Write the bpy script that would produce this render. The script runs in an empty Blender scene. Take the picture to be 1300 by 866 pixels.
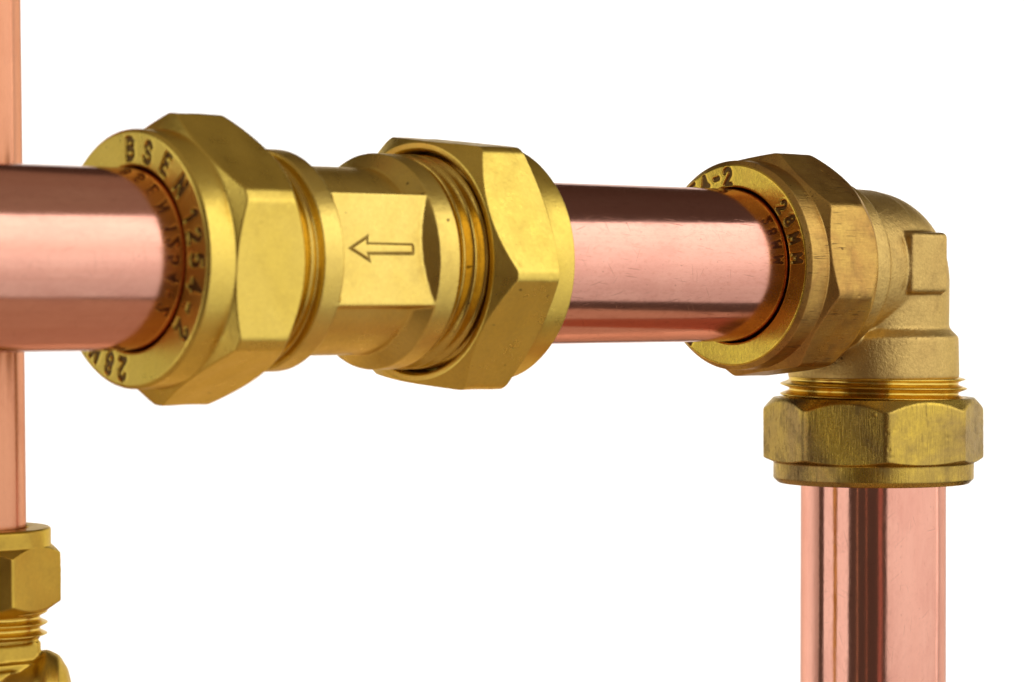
import bpy, bmesh, math, random
import numpy as np
from mathutils import Matrix, Vector

random.seed(4)
SC = bpy.context.scene
COL = SC.collection
MM = 0.001

# ------------------------------------------------------------------ camera
F_PX = 3790.0
VDIR = Vector((0.6787, 0.7344, 0.0))      # horizontal viewing direction (pipe axis = world X)
RDIR = Vector((0.7344, -0.6787, 0.0))     # camera right
CAMP = (-69.84 * RDIR - 576.7 * VDIR + Vector((0, 0, -5.55))) * MM
cam_d = bpy.data.cameras.new("camera")
cam = bpy.data.objects.new("camera", cam_d)
COL.objects.link(cam)
cam_d.sensor_width = 36.0
cam_d.lens = F_PX / 1300 * 36.0
cam_d.clip_start = 0.01
cam_d.clip_end = 50
PITCH = math.atan(58 / F_PX)
look = (VDIR * math.cos(PITCH) + Vector((0, 0, -1)) * math.sin(PITCH))
cam.location = CAMP
cam.rotation_euler = look.to_track_quat('-Z', 'Y').to_euler()
cam_d.dof.use_dof = True
cam_d.dof.focus_distance = 0.545
cam_d.dof.aperture_fstop = 34
SC.camera = cam

# ------------------------------------------------------------------ world (a dim, dark studio)
W = bpy.data.worlds.new("World")
SC.world = W
W.use_nodes = True
bg = W.node_tree.nodes["Background"]
bg.inputs[0].default_value = (1.0, 0.74, 0.58, 1)
bg.inputs[1].default_value = 0.085

SC.view_settings.view_transform = 'Standard'
SC.view_settings.look = 'None'
SC.view_settings.exposure = 0.0
SC.view_settings.gamma = 1.0
SC.render.engine = 'CYCLES'
SC.cycles.max_bounces = 8
SC.cycles.glossy_bounces = 6
SC.cycles.diffuse_bounces = 4

# ------------------------------------------------------------------ lamps of the studio, plus added strips and overhead fill
TGT = Vector((-90, 0, 0)) * MM


def az_dir(psi, elev=0.0):
    p, e = math.radians(psi), math.radians(elev)
    return (-VDIR * math.cos(p) + RDIR * math.sin(p)) * math.cos(e) + Vector((0, 0, 1)) * math.sin(e)


def softbox(name, psi, elev, dist, w, h, radiance, color=(1, 1, 1), at=TGT, grad=None):
    ld = bpy.data.lights.new(name, 'AREA')
    ld.shape = 'RECTANGLE'
    ld.size, ld.size_y = w, h
    ld.energy = radiance * math.pi * w * h
    ld.color = color
    o = bpy.data.objects.new(name, ld)
    COL.objects.link(o)
    if grad:                              # uneven output of a real softbox: stronger at its upper part
        ld.use_nodes = True
        t = ld.node_tree
        em = next(n for n in t.nodes if n.type == 'EMISSION')
        g = t.nodes.new('ShaderNodeNewGeometry')
        sp = t.nodes.new('ShaderNodeSeparateXYZ')
        t.links.new(g.outputs['Parametric'], sp.inputs[0])
        mr = t.nodes.new('ShaderNodeMapRange')
        mr.interpolation_type = 'SMOOTHSTEP'
        t.links.new(sp.outputs[1], mr.inputs[0])
        mr.inputs[1].default_value, mr.inputs[2].default_value = grad[0], grad[1]
        mr.inputs[3].default_value, mr.inputs[4].default_value = grad[2], grad[3]
        t.links.new(mr.outputs[0], em.inputs['Strength'])
    d = az_dir(psi, elev)
    o.location = at + d * dist
    o.rotation_euler = (-d).to_track_quat('-Z', 'Y').to_euler()
    return o


softbox('softbox_right', 68, 2, 0.75, 1.75, 1.45, 0.95, (1, 0.985, 0.96), grad=(0.10, 0.92, 0.62, 1.75))
softbox('softbox_left', -70, 3, 0.85, 0.76, 1.1, 0.95, (1, 0.985, 0.96))
softbox('added_reflection_strip', 8, 0, 1.1, 0.12, 1.2, 0.30, (1, 0.34, 0.25))  # added strips, mirrored as warm streaks in the vertical pipe
softbox('added_reflection_strip', -15, 0, 1.1, 0.02, 1.2, 0.45, (1, 0.42, 0.22))
softbox('added_reflection_strip', -31, 0, 1.1, 0.02, 1.2, 0.6, (1, 0.55, 0.30))
softbox('added_overhead_fill', -40, 84, 0.75, 1.3, 1.5, 0.19, (1, 0.78, 0.56))  # added dim fill standing in for ceiling bounce

BACK_C = TGT + VDIR * 1.3
for nm, sz in (('backdrop_lamp_upper', 1), ('backdrop_lamp_lower', -1)):
    ld = bpy.data.lights.new(nm, 'AREA')
    ld.shape = 'RECTANGLE'
    ld.size, ld.size_y = 1.7, 0.3
    ld.energy = 7.4
    ld.color = (0.94, 0.985, 1.0)
    o = bpy.data.objects.new(nm, ld)
    COL.objects.link(o)
    o.location = TGT + VDIR * 0.5 + Vector((0, 0, 0.5 if sz > 0 else -0.37))
    tgt = BACK_C + Vector((0, 0, 0.0 if sz > 0 else 0.1))
    o.rotation_euler = (tgt - o.location).to_track_quat('-Z', 'Y').to_euler()

# ------------------------------------------------------------------ node helpers


class NT:
    def __init__(s, name):
        s.m = bpy.data.materials.new(name)
        s.m.use_nodes = True
        s.t = s.m.node_tree
        s.bsdf = s.t.nodes["Principled BSDF"]
        tc = s.t.nodes.new('ShaderNodeTexCoord')
        s.obj = tc.outputs['Object']

    def lk(s, a, b):
        s.t.links.new(a, b)

    def mapping(s, scale, rot=(0, 0, 0), loc=(0, 0, 0), src=None):
        n = s.t.nodes.new('ShaderNodeMapping')
        n.inputs['Scale'].default_value = scale
        n.inputs['Rotation'].default_value = rot
        n.inputs['Location'].default_value = loc
        s.lk(src or s.obj, n.inputs[0])
        return n.outputs[0]

    def noise(s, vec, scale=1.0, detail=3, rough=0.55, dist=0.0):
        n = s.t.nodes.new('ShaderNodeTexNoise')
        n.inputs['Scale'].default_value = scale
        n.inputs['Detail'].default_value = detail
        n.inputs['Roughness'].default_value = rough
        n.inputs['Distortion'].default_value = dist
        s.lk(vec, n.inputs['Vector'])
        return n.outputs[0]

    def rng(s, v, a, b, c=0.0, d=1.0, smooth=False):
        n = s.t.nodes.new('ShaderNodeMapRange')
        if smooth:
            n.interpolation_type = 'SMOOTHSTEP'
        for i, x in zip((1, 2, 3, 4), (a, b, c, d)):
            n.inputs[i].default_value = x
        s.lk(v, n.inputs[0])
        return n.outputs[0]

    def math(s, op, a, b=None):
        n = s.t.nodes.new('ShaderNodeMath')
        n.operation = op
        for i, x in enumerate((a, b)):
            if x is None:
                continue
            if isinstance(x, (int, float)):
                n.inputs[i].default_value = x
            else:
                s.lk(x, n.inputs[i])
        return n.outputs[0]

    def mix(s, f, a, b, blend='MIX'):
        n = s.t.nodes.new('ShaderNodeMix')
        n.data_type = 'RGBA'
        n.blend_type = blend
        for sock, x in ((n.inputs[0], f), (n.inputs[6], a), (n.inputs[7], b)):
            if isinstance(x, (int, float)):
                sock.default_value = x
            elif isinstance(x, tuple):
                sock.default_value = (*x, 1) if len(x) == 3 else x
            else:
                s.lk(x, sock)
        return n.outputs[2]

    def bump(s, h, strength, dist, normal=None):
        n = s.t.nodes.new('ShaderNodeBump')
        n.inputs['Strength'].default_value = strength
        n.inputs['Distance'].default_value = dist
        s.lk(h, n.inputs['Height'])
        if normal is not None:
            s.lk(normal, n.inputs['Normal'])
        return n.outputs[0]


def brass(name, base, alt, tarnish, tarnish_amt=0.3, rough=0.33, grain=0.35, brushed=0.0, cast=False, patch=55,
          ringed=0.0, marks=0.0):
    n = NT(name)
    n.bsdf.inputs['Metallic'].default_value = 1.0
    n.bsdf.inputs['Specular Tint'].default_value = (0.80, 0.70, 0.52, 1)  # tint darkens the rims, as if mirroring darker surroundings
    big = n.noise(n.mapping((1, 1, 1)), patch, 4, 0.6, 0.6)
    fine = n.noise(n.mapping((1, 1, 1), loc=(3, 1, 2)), 1500 if not cast else 1900, 4, 0.65)
    mid = n.noise(n.mapping((1, 1, 1), loc=(7, 5, 2)), 260, 3, 0.6)
    c = n.mix(n.rng(big, 0.35, 0.65), base, alt)
    tm = n.math('MULTIPLY', n.rng(mid, 0.45, 0.75, 0, 1, True), n.rng(big, 0.42, 0.62, 0.2, 1, True))
    c = n.mix(n.math('MULTIPLY', tm, tarnish_amt), c, tarnish)
    c = n.mix(n.rng(fine, 0.3, 0.7, 0.0, 0.30 if not cast else 0.5), c, (tarnish[0] * 1.1, tarnish[1] * 1.1, tarnish[2]))
    r = n.math('ADD', n.rng(mid, 0.3, 0.7, rough - 0.05, rough + 0.05), n.rng(fine, 0.3, 0.7, -0.03, 0.05))
    h = fine
    nrm = n.bump(h, grain, 0.00006 if not cast else 0.00012)
    if cast:
        lump = n.noise(n.mapping((1, 1, 1), loc=(1, 8, 2)), 420, 3, 0.6)
        nrm = n.bump(lump, 0.35, 0.00028, nrm)
    else:
        wav = n.noise(n.mapping((1, 1, 1), loc=(1, 8, 2)), 130, 2, 0.5)
        nrm = n.bump(wav, 0.25, 0.00025, nrm)
    if brushed > 0:                      # scratches running along the thing's axis (local X)
        b1 = n.noise(n.mapping((260, 2600, 2600)), 1.0, 5, 0.75)
        b2 = n.noise(n.mapping((240, 3600, 3600), loc=(4, 4, 4)), 1.0, 2, 0.5)
        sel = n.noise(n.mapping((60, 160, 160), loc=(2, 9, 4)), 1.0, 2, 0.5)
        ln = n.math('MULTIPLY', n.rng(b2, 0.60, 0.70, 0, 1, True), n.rng(sel, 0.42, 0.6, 0, 1, True))
        c = n.mix(n.math('MULTIPLY', n.rng(b1, 0.4, 0.7, 0, 1), 0.34 * brushed), c, tarnish)
        c = n.mix(n.math('MULTIPLY', ln, 0.8 * brushed), c, (0.12, 0.07, 0.03))
        nrm = n.bump(b1, 0.5 * brushed, 0.00012, nrm)
        r = n.math('ADD', r, n.rng(b1, 0.3, 0.7, -0.05, 0.07))
    if ringed > 0:                       # faint turning marks round the axis
        g1 = n.noise(n.mapping((5200, 60, 60)), 1.0, 2, 0.5)
        nrm = n.bump(g1, 0.35 * ringed, 0.00005, nrm)
    # small dark nicks
    sp = n.noise(n.mapping((420, 700, 700), loc=(11, 3, 5)), 1.0, 1, 0.4)
    c = n.mix(n.rng(sp, 0.76 - marks, 0.82 - marks, 0, 0.75, True), c, (0.10, 0.055, 0.02))
    n.lk(c, n.bsdf.inputs['Base Color'])
    n.lk(r, n.bsdf.inputs['Roughness'])
    n.lk(nrm, n.bsdf.inputs['Normal'])
    return n.m


def copper(name, base=(0.93, 0.56, 0.46), dark=(0.55, 0.27, 0.20), rough=0.14, scratches=1.0, streak=0.5):
    n = NT(name)
    n.bsdf.inputs['Metallic'].default_value = 1.0
    n.bsdf.inputs['Specular Tint'].default_value = (0.62, 0.50, 0.44, 1)      # edge tint: darker surroundings at grazing angles put into the colour
    ln = n.noise(n.mapping((8, 900, 900)), 1.0, 4, 0.65)                # drawn lines along the tube
    ln2 = n.noise(n.mapping((15, 240, 240), loc=(3, 3, 3)), 1.0, 3, 0.55)
    cloud = n.noise(n.mapping((60, 160, 160), loc=(6, 1, 1)), 1.0, 5, 0.65, 0.5)
    fine = n.noise(n.mapping((700, 1500, 1500), loc=(6, 2, 1)), 1.0, 4, 0.7)
    c = n.mix(n.rng(ln2, 0.4, 0.65, 0, 0.35 * streak), base, (base[0] * .86, base[1] * .74, base[2] * .68))
    c = n.mix(n.rng(ln, 0.45, 0.7, 0, 0.35 * streak), c, (base[0] * .8, base[1] * .62, base[2] * .55))
    c = n.mix(n.rng(cloud, 0.46, 0.70, 0, 0.6), c, (base[0] * .84, base[1] * .74, base[2] * .74))
    c = n.mix(n.rng(fine, 0.50, 0.75, 0, 0.35 * scratches), c, (base[0] * .72, base[1] * .58, base[2] * .52))
    nrm = n.bump(ln, 0.18, 0.00004)
    nrm = n.bump(fine, 0.12, 0.00004, nrm)
    dent = n.noise(n.mapping((22, 70, 70), loc=(4, 1, 7)), 1.0, 2, 0.5)
    nrm = n.bump(dent, 0.35, 0.0005, nrm)
    acc = None
    # a handful of short scratches in several directions, laid in the unrolled tube surface
    ang = n.t.nodes.new('ShaderNodeSeparateXYZ')
    n.lk(n.obj, ang.inputs[0])
    th = n.math('MULTIPLY', n.math('ARCTAN2', ang.outputs[2], n.math('MULTIPLY', ang.outputs[1], -1.0)), 0.014)
    cmb = n.t.nodes.new('ShaderNodeCombineXYZ')
    n.lk(ang.outputs[0], cmb.inputs[0])
    n.lk(th, cmb.inputs[1])
    uv = cmb.outputs[0]
    for k, (rot, thr) in enumerate(((0.12, .712), (-0.30, .722), (0.9, .735), (-1.1, .74), (1.45, .74))):
        rv = n.mapping((1, 1, 1), rot=(0, 0, rot), src=uv)
        sc = n.mapping((170, 2900, 1), loc=(k * 3.1, k * 1.7, 0), src=rv)
        s_ = n.rng(n.noise(sc, 1.0, 1, 0.3), thr, thr + 0.05, 0, 1, True)
        acc = s_ if acc is None else n.math('MAXIMUM', acc, s_)
    spk = n.noise(n.mapping((1100, 1700, 1), loc=(9, 9, 0), src=uv), 1.0, 1, 0.3)
    acc = n.math('MAXIMUM', acc, n.rng(spk, 0.725, 0.79, 0, 1, True))
    c = n.mix(n.math('MULTIPLY', acc, 0.6 * scratches), c, dark)
    nrm = n.bump(n.math('MULTIPLY', acc, -1.0), 0.08 * scratches, 0.00004, nrm)
    r = n.math('ADD', n.rng(cloud, 0.3, 0.7, rough - 0.02, rough + 0.05), n.math('MULTIPLY', n.rng(fine, 0.3, 0.7), 0.05))
    n.lk(c, n.bsdf.inputs['Base Color'])
    n.lk(r, n.bsdf.inputs['Roughness'])
    n.lk(nrm, n.bsdf.inputs['Normal'])
    return n.m


def plain(name, col, rough, metallic=0.0, grain=0.0):
    n = NT(name)
    n.bsdf.inputs['Metallic'].default_value = metallic
    n.bsdf.inputs['Roughness'].default_value = rough
    v = n.noise(n.mapping((1, 1, 1)), 800 if metallic else 6, 3)
    n.lk(n.mix(n.rng(v, 0.3, 0.7, 0, 1), col, tuple(x * (0.6 if metallic else 0.985) for x in col)), n.bsdf.inputs['Base Color'])
    return n.m


M_BRASS = brass('satin_brass', (0.87, 0.65, 0.135), (0.83, 0.61, 0.11), (0.50, 0.35, 0.08), 0.22, 0.31, 0.65, ringed=1.0)
M_BODY = brass('forged_brass', (0.86, 0.65, 0.165), (0.81, 0.59, 0.13), (0.50, 0.35, 0.10), 0.35, 0.31, 0.75)
M_THREAD = brass('machined_brass', (0.78, 0.56, 0.12), (0.74, 0.50, 0.10), (0.42, 0.27, 0.08), 0.35, 0.2, 0.3)
M_TARN = brass('tarnished_brass', (0.68, 0.44, 0.11), (0.52, 0.28, 0.08), (0.27, 0.16, 0.055), 0.7, 0.32, 0.45, brushed=1.0,
               patch=85)
M_FACE = brass('polished_face_brass', (0.90, 0.66, 0.09), (0.78, 0.54, 0.08), (0.42, 0.26, 0.07), 0.5, 0.24, 0.5, patch=150)
M_TARN_RING = brass('worn_brass', (0.84, 0.59, 0.085), (0.36, 0.24, 0.09), (0.15, 0.10, 0.05), 0.9, 0.25, 0.4, brushed=1.0,
                    patch=48)
M_CAST = brass('cast_brass', (0.68, 0.48, 0.16), (0.61, 0.41, 0.135), (0.33, 0.22, 0.085), 0.6, 0.37, 0.9, cast=True, patch=60)
M_REAR = brass('rear_brass', (0.66, 0.45, 0.07), (0.58, 0.38, 0.06), (0.38, 0.24, 0.05), 0.3, 0.34, 0.35)
M_GRIME = plain('stamp_grime', (0.24, 0.15, 0.05), 0.55, 1.0)
M_OUTLINE = plain('dark_outline_brass', (0.34, 0.22, 0.05), 0.5, 1.0)
M_COP = copper('drawn_copper', base=(0.90, 0.465, 0.355), rough=0.105, scratches=0.8, streak=0.8)
M_COP2 = copper('scratched_copper', base=(0.88, 0.45, 0.35), rough=0.10, scratches=1.2)
M_COP3 = copper('polished_copper', base=(0.91, 0.47, 0.36), rough=0.07, scratches=0.55, streak=0.35)
M_TABLE = plain('beech_table', (0.62, 0.43, 0.30), 0.7)
M_COP4 = copper('dull_copper', base=(0.72, 0.33, 0.19), rough=0.17, scratches=0.4)
M_BACK = plain('white_paper', (0.90, 0.90, 0.895), 0.9)

# ------------------------------------------------------------------ mesh helpers


def new_obj(name, me, mat, parent=None, matrix=None):
    if mat is not None and not me.materials:
        me.materials.append(mat)
    o = bpy.data.objects.new(name, me)
    COL.objects.link(o)
    if parent is not None:
        o.parent = parent
    if matrix is not None:
        o.matrix_local = matrix
    return o


def thing(name, label, cat, loc=(0, 0, 0), rot=None):
    o = bpy.data.objects.new(name, None)
    o.empty_display_size = 0.01
    COL.objects.link(o)
    if rot is not None:
        o.matrix_local = Matrix.Translation(Vector(loc) * MM) @ rot.to_4x4()
    else:
        o.location = Vector(loc) * MM
    o['label'] = label
    o['category'] = cat
    return o


def mesh_from(name, co, quads, smooth=True):
    co = np.asarray(co, dtype=np.float64) * MM
    quads = np.asarray(quads, dtype=np.int64)
    me = bpy.data.meshes.new(name)
    me.vertices.add(len(co))
    me.vertices.foreach_set('co', co.astype(np.float32).ravel())
    k = quads.shape[1]
    me.loops.add(quads.size)
    me.loops.foreach_set('vertex_index', quads.astype(np.int32).ravel())
    me.polygons.add(len(quads))
    me.polygons.foreach_set('loop_start', np.arange(len(quads), dtype=np.int32) * k)
    me.polygons.foreach_set('loop_total', np.full(len(quads), k, dtype=np.int32))
    me.polygons.foreach_set('use_smooth', np.full(len(quads), smooth))
    me.update(calc_edges=True)
    me.validate()
    return me


def densify(path, step=0.14, sig=0.8):
    p = np.array(path, dtype=float)
    seg = np.hypot(*np.diff(p, axis=0).T)
    s = np.concatenate([[0], np.cumsum(seg)])
    n = max(8, int(s[-1] / step))
    t = np.linspace(0, s[-1], n)
    q = np.stack([np.interp(t, s, p[:, 0]), np.interp(t, s, p[:, 1])], 1)
    if sig > 0:
        k = np.exp(-0.5 * (np.arange(-4, 5) / sig) ** 2)
        k /= k.sum()
        pad = np.concatenate([np.repeat(q[:1], 4, 0), q, np.repeat(q[-1:], 4, 0)])
        q = np.stack([np.convolve(pad[:, i], k, 'valid') for i in (0, 1)], 1)
        q[0], q[-1] = p[0], p[-1]
    return q


def smin(a, b, k):
    h = np.clip(0.5 + 0.5 * (b - a) / k, 0, 1)
    return b * (1 - h) + a * h - k * h * (1 - h)


def revolve(path, nth=256, shape=None, closed=False):
    """path (n,2) of (axial, radius); theta is measured up from the front (-Y). Returns verts grid (n,nth,3) and quads."""
    n = len(path)
    th = np.arange(nth) * 2 * math.pi / nth
    A = np.repeat(path[:, :1], nth, 1)
    R = np.repeat(path[:, 1:2], nth, 1)
    T = np.repeat(th[None], n, 0)
    if shape is not None:
        A, R = shape(A, R, T)
    V = np.stack([A, -R * np.cos(T), R * np.sin(T)], 2)
    i = np.arange(n if closed else n - 1)[:, None]
    j = np.arange(nth)[None]
    i2, j2 = (i + 1) % n, (j + 1) % nth
    Q = np.stack([i * nth + j, i2 * nth + j, i2 * nth + j2, i * nth + j2], 2)
    return V, Q


def fix_winding(V, Q):
    v = V.reshape(-1, 3)
    q = Q.reshape(-1, 4)
    a, b, c, d = (v[q[:, k]] for k in range(4))
    vol = (np.einsum('ij,ij->i', a, np.cross(b, c)) + np.einsum('ij,ij->i', a, np.cross(c, d))).sum()
    return q[:, ::-1] if vol < 0 else q


DOWN = Matrix(((0, 0, 1), (0, 1, 0), (-1, 0, 0)))      # local +X -> world -Z

# stroke glyphs for the stamped lettering, box 0..w by 0..1


def arc(cx, cy, rx, ry, a0, a1, n=10):
    return [(cx + rx * math.cos(math.radians(a0 + (a1 - a0) * i / n)), cy + ry * math.sin(math.radians(a0 + (a1 - a0) * i / n)))
            for i in range(n + 1)]


GLYPH = {
    'B': (0.62, [[(0.05, 0), (0.05, 1), (0.3, 1)] + arc(.32, .76, .25, .24, 90, -90) + [(0.05, .52)],
                 arc(.34, .26, .28, .26, 90, -90) + [(0.05, 0)]]),
    'S': (0.58, [arc(.3, .75, .25, .25, 20, 270) + arc(.3, .25, .27, .25, 90, -160)]),
    'E': (0.52, [[(.5, 1), (.05, 1), (.05, 0), (.52, 0)], [(.05, .52), (.42, .52)]]),
    'N': (0.62, [[(.05, 0), (.05, 1), (.58, 0), (.58, 1)]]),
    '1': (0.35, [[(.02, .75), (.22, 1), (.22, 0)]]),
    '2': (0.56, [arc(.28, .74, .25, .26, 170, -30) + [(.04, 0), (.56, 0)]]),
    '5': (0.56, [[(.5, 1), (.1, 1), (.07, .56)] + arc(.28, .32, .26, .31, 110, -150)]),
    '4': (0.58, [[(.44, 0), (.44, 1), (.03, .3), (.58, .3)]]),
    '-': (0.45, [[(.06, .45), (.4, .45)]]),
    '8': (0.56, [arc(.28, .76, .21, .24, 0, 360, 16), arc(.28, .26, .26, .26, 0, 360, 16)]),
    'M': (0.70, [[(.05, 0), (.05, 1), (.35, .3), (.65, 1), (.65, 0)]]),
}


def seg_dist(px, py, pts):
    d = np.full(px.shape, 1e9)
    for (x0, y0), (x1, y1) in zip(pts[:-1], pts[1:]):
        dx, dy = x1 - x0, y1 - y0
        L = dx * dx + dy * dy
        t = np.clip(((px - x0) * dx + (py - y0) * dy) / max(L, 1e-9), 0, 1)
        d = np.minimum(d, np.hypot(px - x0 - t * dx, py - y0 - t * dy))
    return d


def make_nut(name, parent, mat, face, direction, ring_r, ring_len, cone_len, flat_len, cham_len, sides, apothem, corner_th,
             bore=14.28, face_out=None, face_round=0.3, back_r=17.6, back_out=None, letters=None, text_h=3.1, text_r=17.0,
             matrix=None, nth=600, stroke=0.38, wear=0.0,
             face_mat=None, corner_r=None):
    """compression nut: outer face at `face`, body growing towards `direction` along local X"""
    R = apothem / math.cos(math.pi / sides)
    fo = face_out or ring_r - face_round
    a1 = ring_len
    a2 = a1 + cone_len
    a3 = a2 + flat_len
    a4 = a3 + cham_len
    big = corner_r or R + 0.7
    slope1 = (R - ring_r) / cone_len
    bo = back_out or apothem - 0.35
    slope2 = (R - bo) / cham_len
    path = [(4.0, bore), (0.35, bore), (0.0, bore + 0.3), (0.0, fo), (ring_r - fo if face_round > 0.5 else face_round, ring_r),
            (a1, ring_r), (a1 + cone_len + (big - R) / slope1, big), (a3 - (big - R) / slope2, big), (a4, bo), (a4, back_r + 0.35),
            (a4 - 0.6, back_r), (a4 - 4.5, back_r)]
    q = densify(path, 0.13 if letters else 0.16)
    ths = [corner_th + math.pi / sides + 2 * math.pi * k / sides for k in range(sides)]
    rs = np.random.RandomState(len(name) + sides + int(abs(face) * 10))
    ph = rs.rand(6) * 6.28
    stamp = {}

    def shape(A, Rr, T):
        P = np.full(T.shape, 1e9)
        for t in ths:
            c = np.cos(T - t)
            pr = np.where(c > 0.25, apothem / np.maximum(c, 0.25), 50.0)
            P = smin(P, pr, 0.35 + wear * 4)
        out = Rr > bore + 2.5
        Rn = np.where(out, smin(Rr, P, 0.22 + wear), Rr)
        wob = 0.025 * np.sin(3 * T + ph[0] + A * .6) + 0.02 * np.sin(7 * T + ph[1] - A * .9)
        Rn = Rn + np.where(out, wob, 0)
        for _ in range(26 if wear else 12):                              # small knocks
            a_, t_ = rs.uniform(a1, a4), rs.uniform(0, 2 * math.pi)
            if rs.rand() < 0.5:
                t_ = ths[rs.randint(sides)] + math.pi / sides + rs.normal(0, 0.02)
            w_, d_ = rs.uniform(0.18, 0.5), rs.uniform(0.03, 0.12)
            dt = (T - t_ + math.pi) % (2 * math.pi) - math.pi
            e_ = ((A - a_) / w_) ** 2 + (dt * ring_r / (w_ * rs.uniform(0.5, 2.0))) ** 2
            Rn = Rn - np.where(out, d_ * np.exp(-np.minimum(e_, 30)), 0)
        if letters:
            onface = (np.abs(A) < 0.02) & (Rr < fo - 0.1)
            al = (math.pi / 2 - T) % (2 * math.pi)                     # clockwise from the top, seen from the face
            for k, (ch, deg, *sc_) in enumerate(letters):
                th_ = text_h * (sc_[0] if sc_ else 1.0)
                d = (al - math.radians(deg) + math.pi) % (2 * math.pi) - math.pi
                w, strokes = GLYPH[ch]
                px = d * Rr / th_ + w / 2
                py = (Rr - text_r) / th_ + 0.5 + rs.uniform(-0.05, 0.05)
                near = onface & (np.abs(px - w / 2) < 0.8) & (py > -0.4) & (py < 1.4)
                if not near.any():
                    continue
                dist = np.full(T.shape, 1e3)
                for st in strokes:
                    dist[near] = np.minimum(dist[near], seg_dist(px[near], py[near], st))
                dist = dist * th_ + (0.1 if sc_ else 0)
                e = np.clip((stroke + 0.13 - dist) / 0.22, 0, 1)
                dep = e * e * (3 - 2 * e) * rs.uniform(0.26, 0.45)
                lip = np.exp(-np.minimum(((dist - stroke - 0.22) / 0.13) ** 2, 50)) * 0.05
                A = A + np.where(near, dep - lip, 0)
                stamp[k] = dep
        return face + direction * A, Rn

    V, Q = revolve(q, nth, shape)
    Q4 = fix_winding(V, Q)
    v = V.reshape(-1, 3)
    dv = np.zeros(len(v), int) - 1
    for k, dep in stamp.items():
        dv[dep.ravel() > 0.2] = k
    own = dv[Q4]
    piece = np.where((own >= 0).sum(1) >= 3, own.max(1), -1)
    nut = new_obj(name, mesh_from(name, v, Q4[piece < 0]), mat, parent, matrix)
    if face_mat is not None:
        nut.data.materials.append(face_mat)
        qf = Q4[piece < 0]
        ax = np.abs(v[qf][:, :, 0] - face).max(1)
        rr = np.hypot(v[qf][:, :, 1], v[qf][:, :, 2]).mean(1)
        nut.data.polygons.foreach_set('material_index', ((ax < 0.25) & (rr > bore + .1)).astype(np.int32))
    for k in sorted(stamp):
        qk = Q4[piece == k]
        if len(qk) == 0:
            continue
        ids, inv = np.unique(qk.ravel(), return_inverse=True)
        new_obj('stamped_letter', mesh_from('stamped_letter', v[ids], inv.reshape(-1, 4)), M_GRIME, nut)
    return nut


def make_thread(name, parent, mat, a0, a1, root, crest, pitch, phase=0.0, matrix=None, nth=360, hand=1):
    n = int(abs(a1 - a0) / 0.12)
    q = np.stack([np.linspace(a0, a1, n), np.full(n, root)], 1)
    q = np.concatenate([[[a0, root - 2.5]], q, [[a1, root - 2.5]]])

    def shape(A, R, T):
        u = (A / pitch - hand * T / (2 * math.pi) + phase) % 1.0
        tri = 1 - np.abs(u - 0.5) * 2
        pr = np.clip((tri - 0.24) / 0.72, 0, 1)
        fade = np.clip((A - a0) / (pitch * .3), 0, 1) * np.clip((a1 - A) / (pitch * .4), 0, 1)
        pr = smin(pr, np.full(pr.shape, 0.93), 0.12) * fade
        return A, np.where(R < root - 0.01, R, root + (crest - root) * pr)
    V, Q = revolve(q, nth, shape)
    return new_obj(name, mesh_from(name, V.reshape(-1, 3), fix_winding(V, Q)), mat, parent, matrix)


def make_pipe_mesh(name, a0, a1, r, wall=0.95, nth=256, wob=0.03):
    q = np.array([(a0, r - wall), (a0, r - 0.12), (a0 + 0.12, r)] + [(a, r) for a in np.linspace(a0 + 2, a1 - 2, 40)] +
                 [(a1 - 0.12, r), (a1, r - 0.12), (a1, r - wall)])

    def shape(A, R, T):
        return A, R + wob * np.sin(A * 0.045 + 1) * np.cos(2 * T + 1) * (R > r - .05)
    V, Q = revolve(q, nth, shape, closed=True)
    return mesh_from(name, V.reshape(-1, 3), fix_winding(V, Q))


def solid_of_rev(path, nth=192, matrix=None, dens=0.5, shape=None):
    """closed solid (caps by collapsing to the axis) -> verts, faces for the remesh union"""
    q = densify([(path[0][0], 0.01)] + list(path) + [(path[-1][0], 0.01)], dens, 0)
    V, Q = revolve(q, nth, shape)
    v, f = V.reshape(-1, 3), fix_winding(V, Q)
    if matrix is not None:
        v = v @ np.array(matrix).T
    return v, f


def cast_union(name, parts, voxel=0.3, smooth=4, mat=None, parent=None, matrix=None):
    co, fs, off = [], [], 0
    for v, f in parts:
        co.append(v)
        f = np.asarray(f)
        if f.shape[1] == 4:
            f = np.concatenate([f[:, [0, 1, 2]], f[:, [0, 2, 3]]])
        fs.append(f + off)
        off += len(v)
    me = mesh_from(name + '_raw', np.concatenate(co), np.concatenate(fs))
    tmp = bpy.data.objects.new(name + '_raw', me)
    COL.objects.link(tmp)
    m = tmp.modifiers.new('r', 'REMESH')
    m.mode = 'VOXEL'
    m.voxel_size = voxel * MM
    m.use_smooth_shade = True
    s = tmp.modifiers.new('s', 'SMOOTH')
    s.factor = 0.5
    s.iterations = smooth
    dg = bpy.context.evaluated_depsgraph_get()
    dg.update()
    out = bpy.data.meshes.new_from_object(tmp.evaluated_get(dg))
    out.name = name
    bpy.data.objects.remove(tmp)
    out.polygons.foreach_set('use_smooth', np.ones(len(out.polygons), bool))
    out.materials.clear()
    return new_obj(name, out, mat, parent, matrix)


def box(cx, cy, cz, sx, sy, sz, rot=None, r=0.0):
    """box as 6 quads; rot = 3x3 applied about origin"""
    v = np.array([(x, y, z) for x in (-.5, .5) for y in (-.5, .5) for z in (-.5, .5)]) * (sx, sy, sz) + (cx, cy, cz)
    f = np.array([(0, 1, 3, 2), (4, 6, 7, 5), (0, 4, 5, 1), (2, 3, 7, 6), (0, 2, 6, 4), (1, 5, 7, 3)])
    if rot is not None:
        v = v @ np.array(rot).T
    return v, f


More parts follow.
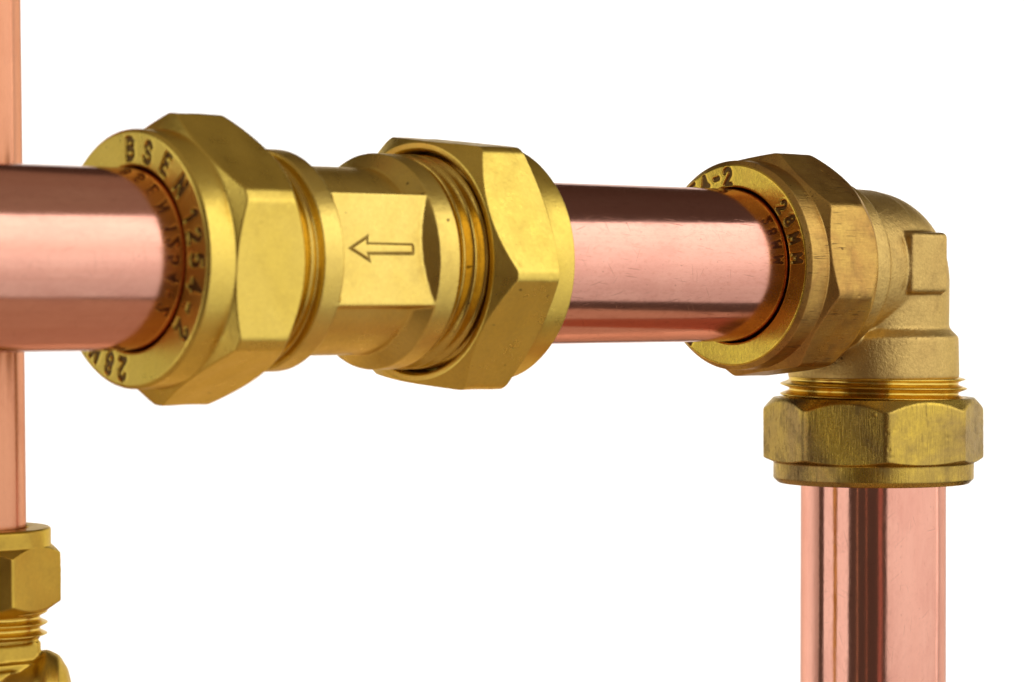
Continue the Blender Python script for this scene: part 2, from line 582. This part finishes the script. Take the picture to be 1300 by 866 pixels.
def rounded_box(cx, cy, cz, sx, sy, sz, r):
    bm = bmesh.new()
    bmesh.ops.create_cube(bm, size=1.0)
    bmesh.ops.scale(bm, verts=bm.verts, vec=(sx, sy, sz))
    bmesh.ops.bevel(bm, geom=list(bm.edges) + list(bm.verts), offset=r, segments=5, affect='EDGES', profile=0.5)
    bmesh.ops.triangulate(bm, faces=bm.faces)
    bm.verts.ensure_lookup_table()
    v = np.array([tuple(x.co) for x in bm.verts]) + (cx, cy, cz)
    f = np.array([[q.index for q in p.verts] for p in bm.faces])
    bm.free()
    return v, f


def sweep_arc(cx, cz, Rb, r, a0, a1, nseg=40, nth=96):
    """quarter bend in the XZ plane about (cx,cz): angle measured from +Z toward +X"""
    vs = []
    for i in range(nseg + 1):
        a = math.radians(a0 + (a1 - a0) * i / nseg)
        c = np.array((cx + Rb * math.sin(a), 0, cz + Rb * math.cos(a)))
        n = np.array((math.sin(a), 0, math.cos(a)))
        for j in range(nth):
            t = 2 * math.pi * j / nth
            vs.append(c + r * (n * math.cos(t) + np.array((0, 1, 0)) * math.sin(t)))
    v = np.array(vs)
    f = []
    for i in range(nseg):
        for j in range(nth):
            k = (j + 1) % nth
            f.append((i * nth + j, (i + 1) * nth + j, (i + 1) * nth + k, i * nth + k))
    c0, c1 = len(v), len(v) + 1
    v = np.concatenate([v, [v[:nth].mean(0)], [v[nseg * nth:].mean(0)]])
    for j in range(nth):
        k = (j + 1) % nth
        f.append((c0, j, k, k))
        f.append((c1, nseg * nth + k, nseg * nth + j, nseg * nth + j))
    # degenerate quads are replaced by real triangles through validate(); keep a quad with a mid vertex instead
    good = [q for q in f if len(set(q)) == 4]
    tri = [q for q in f if len(set(q)) == 3]
    v = list(v)
    for q in tri:
        m = (np.array(v[q[1]]) + np.array(v[q[2]])) / 2
        v.append(m)
        good.append((q[0], q[1], len(v) - 1, q[2]))
    return np.array(v), np.array(good)


# ------------------------------------------------------------------ backdrop (paper sweep)
def backdrop():
    """curved sheet of white paper standing round the back of the set"""
    rad = 1.3
    azs = np.linspace(112, 256, 66)
    zs = np.linspace(-0.36, 0.46, 12)
    co, f = [], []
    for z in zs:
        for a in azs:
            p = TGT + az_dir(float(a)) * rad
            co.append((p.x / MM, p.y / MM, z / MM))
    n = len(azs)
    for i in range(len(zs) - 1):
        for j in range(n - 1):
            f.append((i * n + j, i * n + j + 1, (i + 1) * n + j + 1, (i + 1) * n + j))
    o = new_obj('backdrop', mesh_from('backdrop', co, f), M_BACK)
    o['kind'] = 'structure'
    # unseen table top under the set, right edge placed for a dark reflected band
    co, f = [], []
    for d in np.linspace(-0.5, 1.35, 8):
        for x in np.linspace(-1.2, 0.46, 8):
            p = TGT + VDIR * float(d) + RDIR * float(x)
            co.append((p.x / MM, p.y / MM, -450))
    for i in range(7):
        for j in range(7):
            f.append((i * 8 + j, i * 8 + j + 1, (i + 1) * 8 + j + 1, (i + 1) * 8 + j))
    o = new_obj('table_top', mesh_from('table_top', co, f), M_TABLE)
    o['kind'] = 'structure'


backdrop()

D2R = math.radians

# ------------------------------------------------------------------ check valve
valve = thing('check_valve', 'brass check valve with raised arrow on its flat, between the two lengths of horizontal pipe',
              'valve', (0, 0, 0))


def valve_body():
    path = [(-160, 16.2), (-150.9, 16.2), (-150.82, 17.75), (-146.75, 17.75), (-146.7, 15.3), (-128.9, 15.3), (-126.9, 17.8),
            (-122.6, 17.8), (-122.5, 16.2), (-112, 16.2)]
    parts = [solid_of_rev(path, 256, None, 0.4)]
    th = D2R(6.5)
    n = np.array((0, -math.cos(th), math.sin(th)))
    u = np.array((0, math.sin(th), math.cos(th)))
    for sgn in (1, -1):
        v, f = box(0, 0, 0, 1, 1, 1)
        xc, xs = (-148.5 + -124.5) / 2, 24.0
        V = np.array([(xc + p[0] * xs, 0, 0) for p in v])
        depth = 9.0
        for i, p in enumerate(v):
            V[i] += sgn * n * (15.35 - depth / 2 - p[1] * depth) + u * p[2] * 18.1
        parts.append((V, f))
    return cast_union('body', parts, 0.24, 3, M_BODY, valve)


VB = valve_body()


def arrow():
    th = D2R(6.5)
    n = np.array((0, -math.cos(th), math.sin(th)))
    u = np.array((0, math.sin(th), math.cos(th)))
    out = [(-143.6, 0), (-140.3, 1.65), (-140.5, 0.68), (-131.2, 0.65), (-131.0, 0.45), (-131.0, -0.45), (-131.2, -0.65),
           (-140.5, -0.68), (-140.2, -1.75)]
    # thin slab of darker brass outlining the raised arrow
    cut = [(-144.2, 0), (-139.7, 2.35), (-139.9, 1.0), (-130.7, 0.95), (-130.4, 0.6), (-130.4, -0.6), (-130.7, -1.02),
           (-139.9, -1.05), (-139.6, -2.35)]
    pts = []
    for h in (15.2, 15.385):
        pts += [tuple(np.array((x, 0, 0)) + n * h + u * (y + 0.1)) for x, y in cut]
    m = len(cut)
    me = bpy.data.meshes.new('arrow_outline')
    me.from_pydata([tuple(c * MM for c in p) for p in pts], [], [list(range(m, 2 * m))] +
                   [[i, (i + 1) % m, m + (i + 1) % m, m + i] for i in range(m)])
    new_obj('arrow_outline', me, M_OUTLINE, VB)
    bm = bmesh.new()
    lo = [bm.verts.new(tuple((np.array((x, 0, 0)) + n * 15.2 + u * (y + 0.1)) * MM)) for x, y in out]
    face = bm.faces.new(lo)
    r = bmesh.ops.extrude_face_region(bm, geom=[face])
    vs = [e for e in r['geom'] if isinstance(e, bmesh.types.BMVert)]
    bmesh.ops.translate(bm, verts=vs, vec=Vector(n * 0.48 * MM))
    bmesh.ops.bevel(bm, geom=[e for e in bm.edges if any(v in vs for v in e.verts)], offset=0.27 * MM, segments=4,
                    affect='EDGES', profile=0.5)
    bmesh.ops.recalc_face_normals(bm, faces=bm.faces)
    me = bpy.data.meshes.new('direction_arrow')
    bm.to_mesh(me)
    for p in me.polygons:
        p.use_smooth = True
    new_obj('direction_arrow', me, M_BODY, VB)


arrow()
TEXT = [('B', 0), ('S', 16), ('E', 33), ('N', 50), ('1', 68), ('2', 78.5), ('5', 91), ('4', 104), ('-', 116.5), ('2', 129),
        ('2', 187), ('8', 199), ('M', 213), ('M', 228)]
make_nut('compression_nut', valve, M_BRASS, -174.9, 1, 20.0, 5.1, 1.9, 8.1, 3.4, 6, 20.2, D2R(25), letters=TEXT, nth=1100, corner_r=22.75,
         text_r=16.95, text_h=3.0, face_out=19.45, face_round=0.5)
make_nut('compression_nut', valve, M_BRASS, -99.1, -1, 20.0, 5.0, 1.6, 8.6, 3.1, 6, 20.2, D2R(-6), back_out=19.85, back_r=18.5, corner_r=22.95)
make_thread('thread', valve, M_THREAD, -158, -150.8, 16.1, 17.3, 1.9)
make_thread('thread', valve, M_THREAD, -122.6, -113, 16.3, 18.0, 2.5, 0.3)

# ------------------------------------------------------------------ elbow
elbow = thing('elbow_fitting', 'brass ninety degree elbow with two octagonal nuts joining horizontal pipe to the pipe going down',
              'elbow fitting', (0, 0, 0))


def elbow_body():
    Rb = 3.0
    parts = [solid_of_rev([(-30, 16.2), (-22.3, 16.2), (-22.1, 16.65), (-14.6, 16.65), (-12.8, 15.0), (-Rb + 0.5, 14.7)], 192),
             sweep_arc(-Rb, -Rb, Rb, 14.55, -3, 93),
             solid_of_rev([(Rb - 0.5, 14.55), (11.8, 14.5), (13.6, 16.3), (21.2, 16.45), (21.4, 16.2), (28, 16.2)], 192, DOWN),
             rounded_box(-1.9, 0, 0.6, 10.9, 31.4, 11.6, 1.0)]
    return cast_union('body', parts, 0.27, 9, M_CAST, elbow)


elbow_body()
T3 = [(c, d % 360) for c, d in (('B', -142), ('S', -126), ('E', -110), ('N', -94), ('1', -72), ('2', -60), ('5', -34), ('4', -24),
                                ('-', -13), ('2', -3), ('2', 50), ('8', 61), ('M', 73), ('M', 86))]
T3 = T3[:10] + [(c, d, 0.78) for c, d in T3[10:]]
make_nut('compression_nut', elbow, M_TARN, -40.3, 1, 19.3, 5.3, 1.6, 8.6, 3.3, 8, 19.86, D2R(-15), letters=T3, nth=1000,
         text_r=16.4, text_h=2.9, stroke=0.38, face_out=18.3, face_round=1.0, wear=0.12, face_mat=M_FACE)
make_nut('compression_nut', elbow, M_TARN_RING, 41.7, -1, 19.25, 4.0, 1.0, 9.1, 2.4, 8, 19.86, D2R(-42.2), matrix=DOWN.to_4x4(),
         face_out=18.3, face_round=1.0, back_out=19.3, wear=0.12)
make_thread('thread', elbow, M_THREAD, -27, -22.2, 16.1, 17.3, 1.9)
make_thread('thread', elbow, M_THREAD, 21.2, 31, 16.3, 18.15, 1.95, 0.55, matrix=DOWN.to_4x4())

# ------------------------------------------------------------------ pipes


def pipe(name, label, a0, a1, r, mat, matrix=None, loc=(0, 0, 0)):
    o = new_obj(name, make_pipe_mesh(name, a0, a1, r), mat)
    if matrix is not None:
        o.matrix_world = Matrix.Translation(Vector(loc) * MM) @ matrix.to_4x4()
    o['label'] = label
    o['category'] = 'pipe'
    return o


pipe('copper_pipe', 'thick polished copper pipe running in from the left edge into the lettered nut', -330, -160.5, 14.0, M_COP)
pipe('copper_pipe', 'short scratched copper pipe between the check valve and the elbow', -111.5, -30.5, 14.0, M_COP2)
pipe('copper_pipe', 'vertical copper pipe with dark mirrored stripes hanging below the elbow', 28.5, 190, 14.0, M_COP3, DOWN)

# ------------------------------------------------------------------ rear pipe and its valve
REAR_Z = 505.0
rc = (-674 / F_PX * REAR_Z)
base = CAMP / MM + RDIR * rc + VDIR * REAR_Z + Vector((0, 0, -(670 - 375) / F_PX * REAR_Z))
lean = Matrix.Rotation(math.radians(-0.38), 3, VDIR) @ Matrix.Rotation(math.radians(0.8), 3, RDIR)
RM = lean @ DOWN
rear = thing('rear_valve', 'small brass fitting at the lower left corner, on the thin pipe behind', 'valve', tuple(base), RM)
make_nut('compression_nut', rear, M_REAR, 0.0, 1, 11.6, 3.0, 1.4, 8.0, 2.3, 6, 11.55, D2R(49.4), bore=7.75, back_r=9.9,
         back_out=10.0, nth=360, face_round=0.3)
make_thread('thread', rear, M_THREAD, 13.0, 18.8, 9.6, 11.0, 1.9, 0.1)


def rear_body():
    th = D2R(57.4 - 62)                  # facing of the front flat
    rot = Matrix.Rotation(-th, 3, 'X')

    def rbox(cx, cy, cz, sx, sy, sz):
        return box(cx, cy, cz, sx, sy, sz, rot)
    def squared(A, R, T):
        P = np.full(T.shape, 50.0)
        for k in range(4):
            c = np.cos(T - th - k * math.pi / 2)
            P = np.minimum(P, np.where(c > 0.2, 7.6 / np.maximum(c, 0.2), 50.0))
        return A, np.where(A > 19.35, np.minimum(R, P), R)
    parts = [solid_of_rev([(14, 9.4), (19.3, 9.4), (19.4, 9.9), (58, 9.9)], 240, None, 0.5, squared)]
    # raised frame round the recessed panel and ribs in it
    for cz in (-4.9, 4.9):
        parts.append(rbox(37, -7.6, cz, 28.5, 1.4, 1.1))
    for cx in (23.1, 50.8):
        parts.append(rbox(cx, -7.6, 0, 1.1, 1.4, 10.9))
    for k in range(7):
        parts.append(rbox(26 + k * 3.3, -7.5, 0, 1.3, 0.8, 8.8))
    # side outlet: stub with a domed shoulder towards the camera's right
    ang = D2R(57.4 - 4)
    q = densify([(0, 0.01), (0, 8.4), (8.8, 8.4), (9.6, 8.9), (10.8, 9.0), (12.8, 8.0), (14.2, 5.6), (14.8, 3.0), (14.9, 0.01)], 0.5, 0.6)
    V, Q = revolve(q, 96)
    v = V.reshape(-1, 3)
    d = np.array((0, -math.cos(ang), math.sin(ang)))
    e = np.array((1.0, 0, 0))
    g = np.cross(d, e)
    v = np.outer(v[:, 0], d) + np.outer(v[:, 1], e) + np.outer(v[:, 2], g) + np.array((30.0, 0, 0))
    parts.append((v, fix_winding(v, Q)))
    return cast_union('body', parts, 0.27, 3, M_REAR, rear)


rear_body()
o = pipe('copper_pipe', 'thin vertical copper pipe at the left edge, passing behind the thick horizontal pipe', -190, 12, 7.5, M_COP4)
o.matrix_world = Matrix.Translation(base * MM) @ RM.to_4x4()
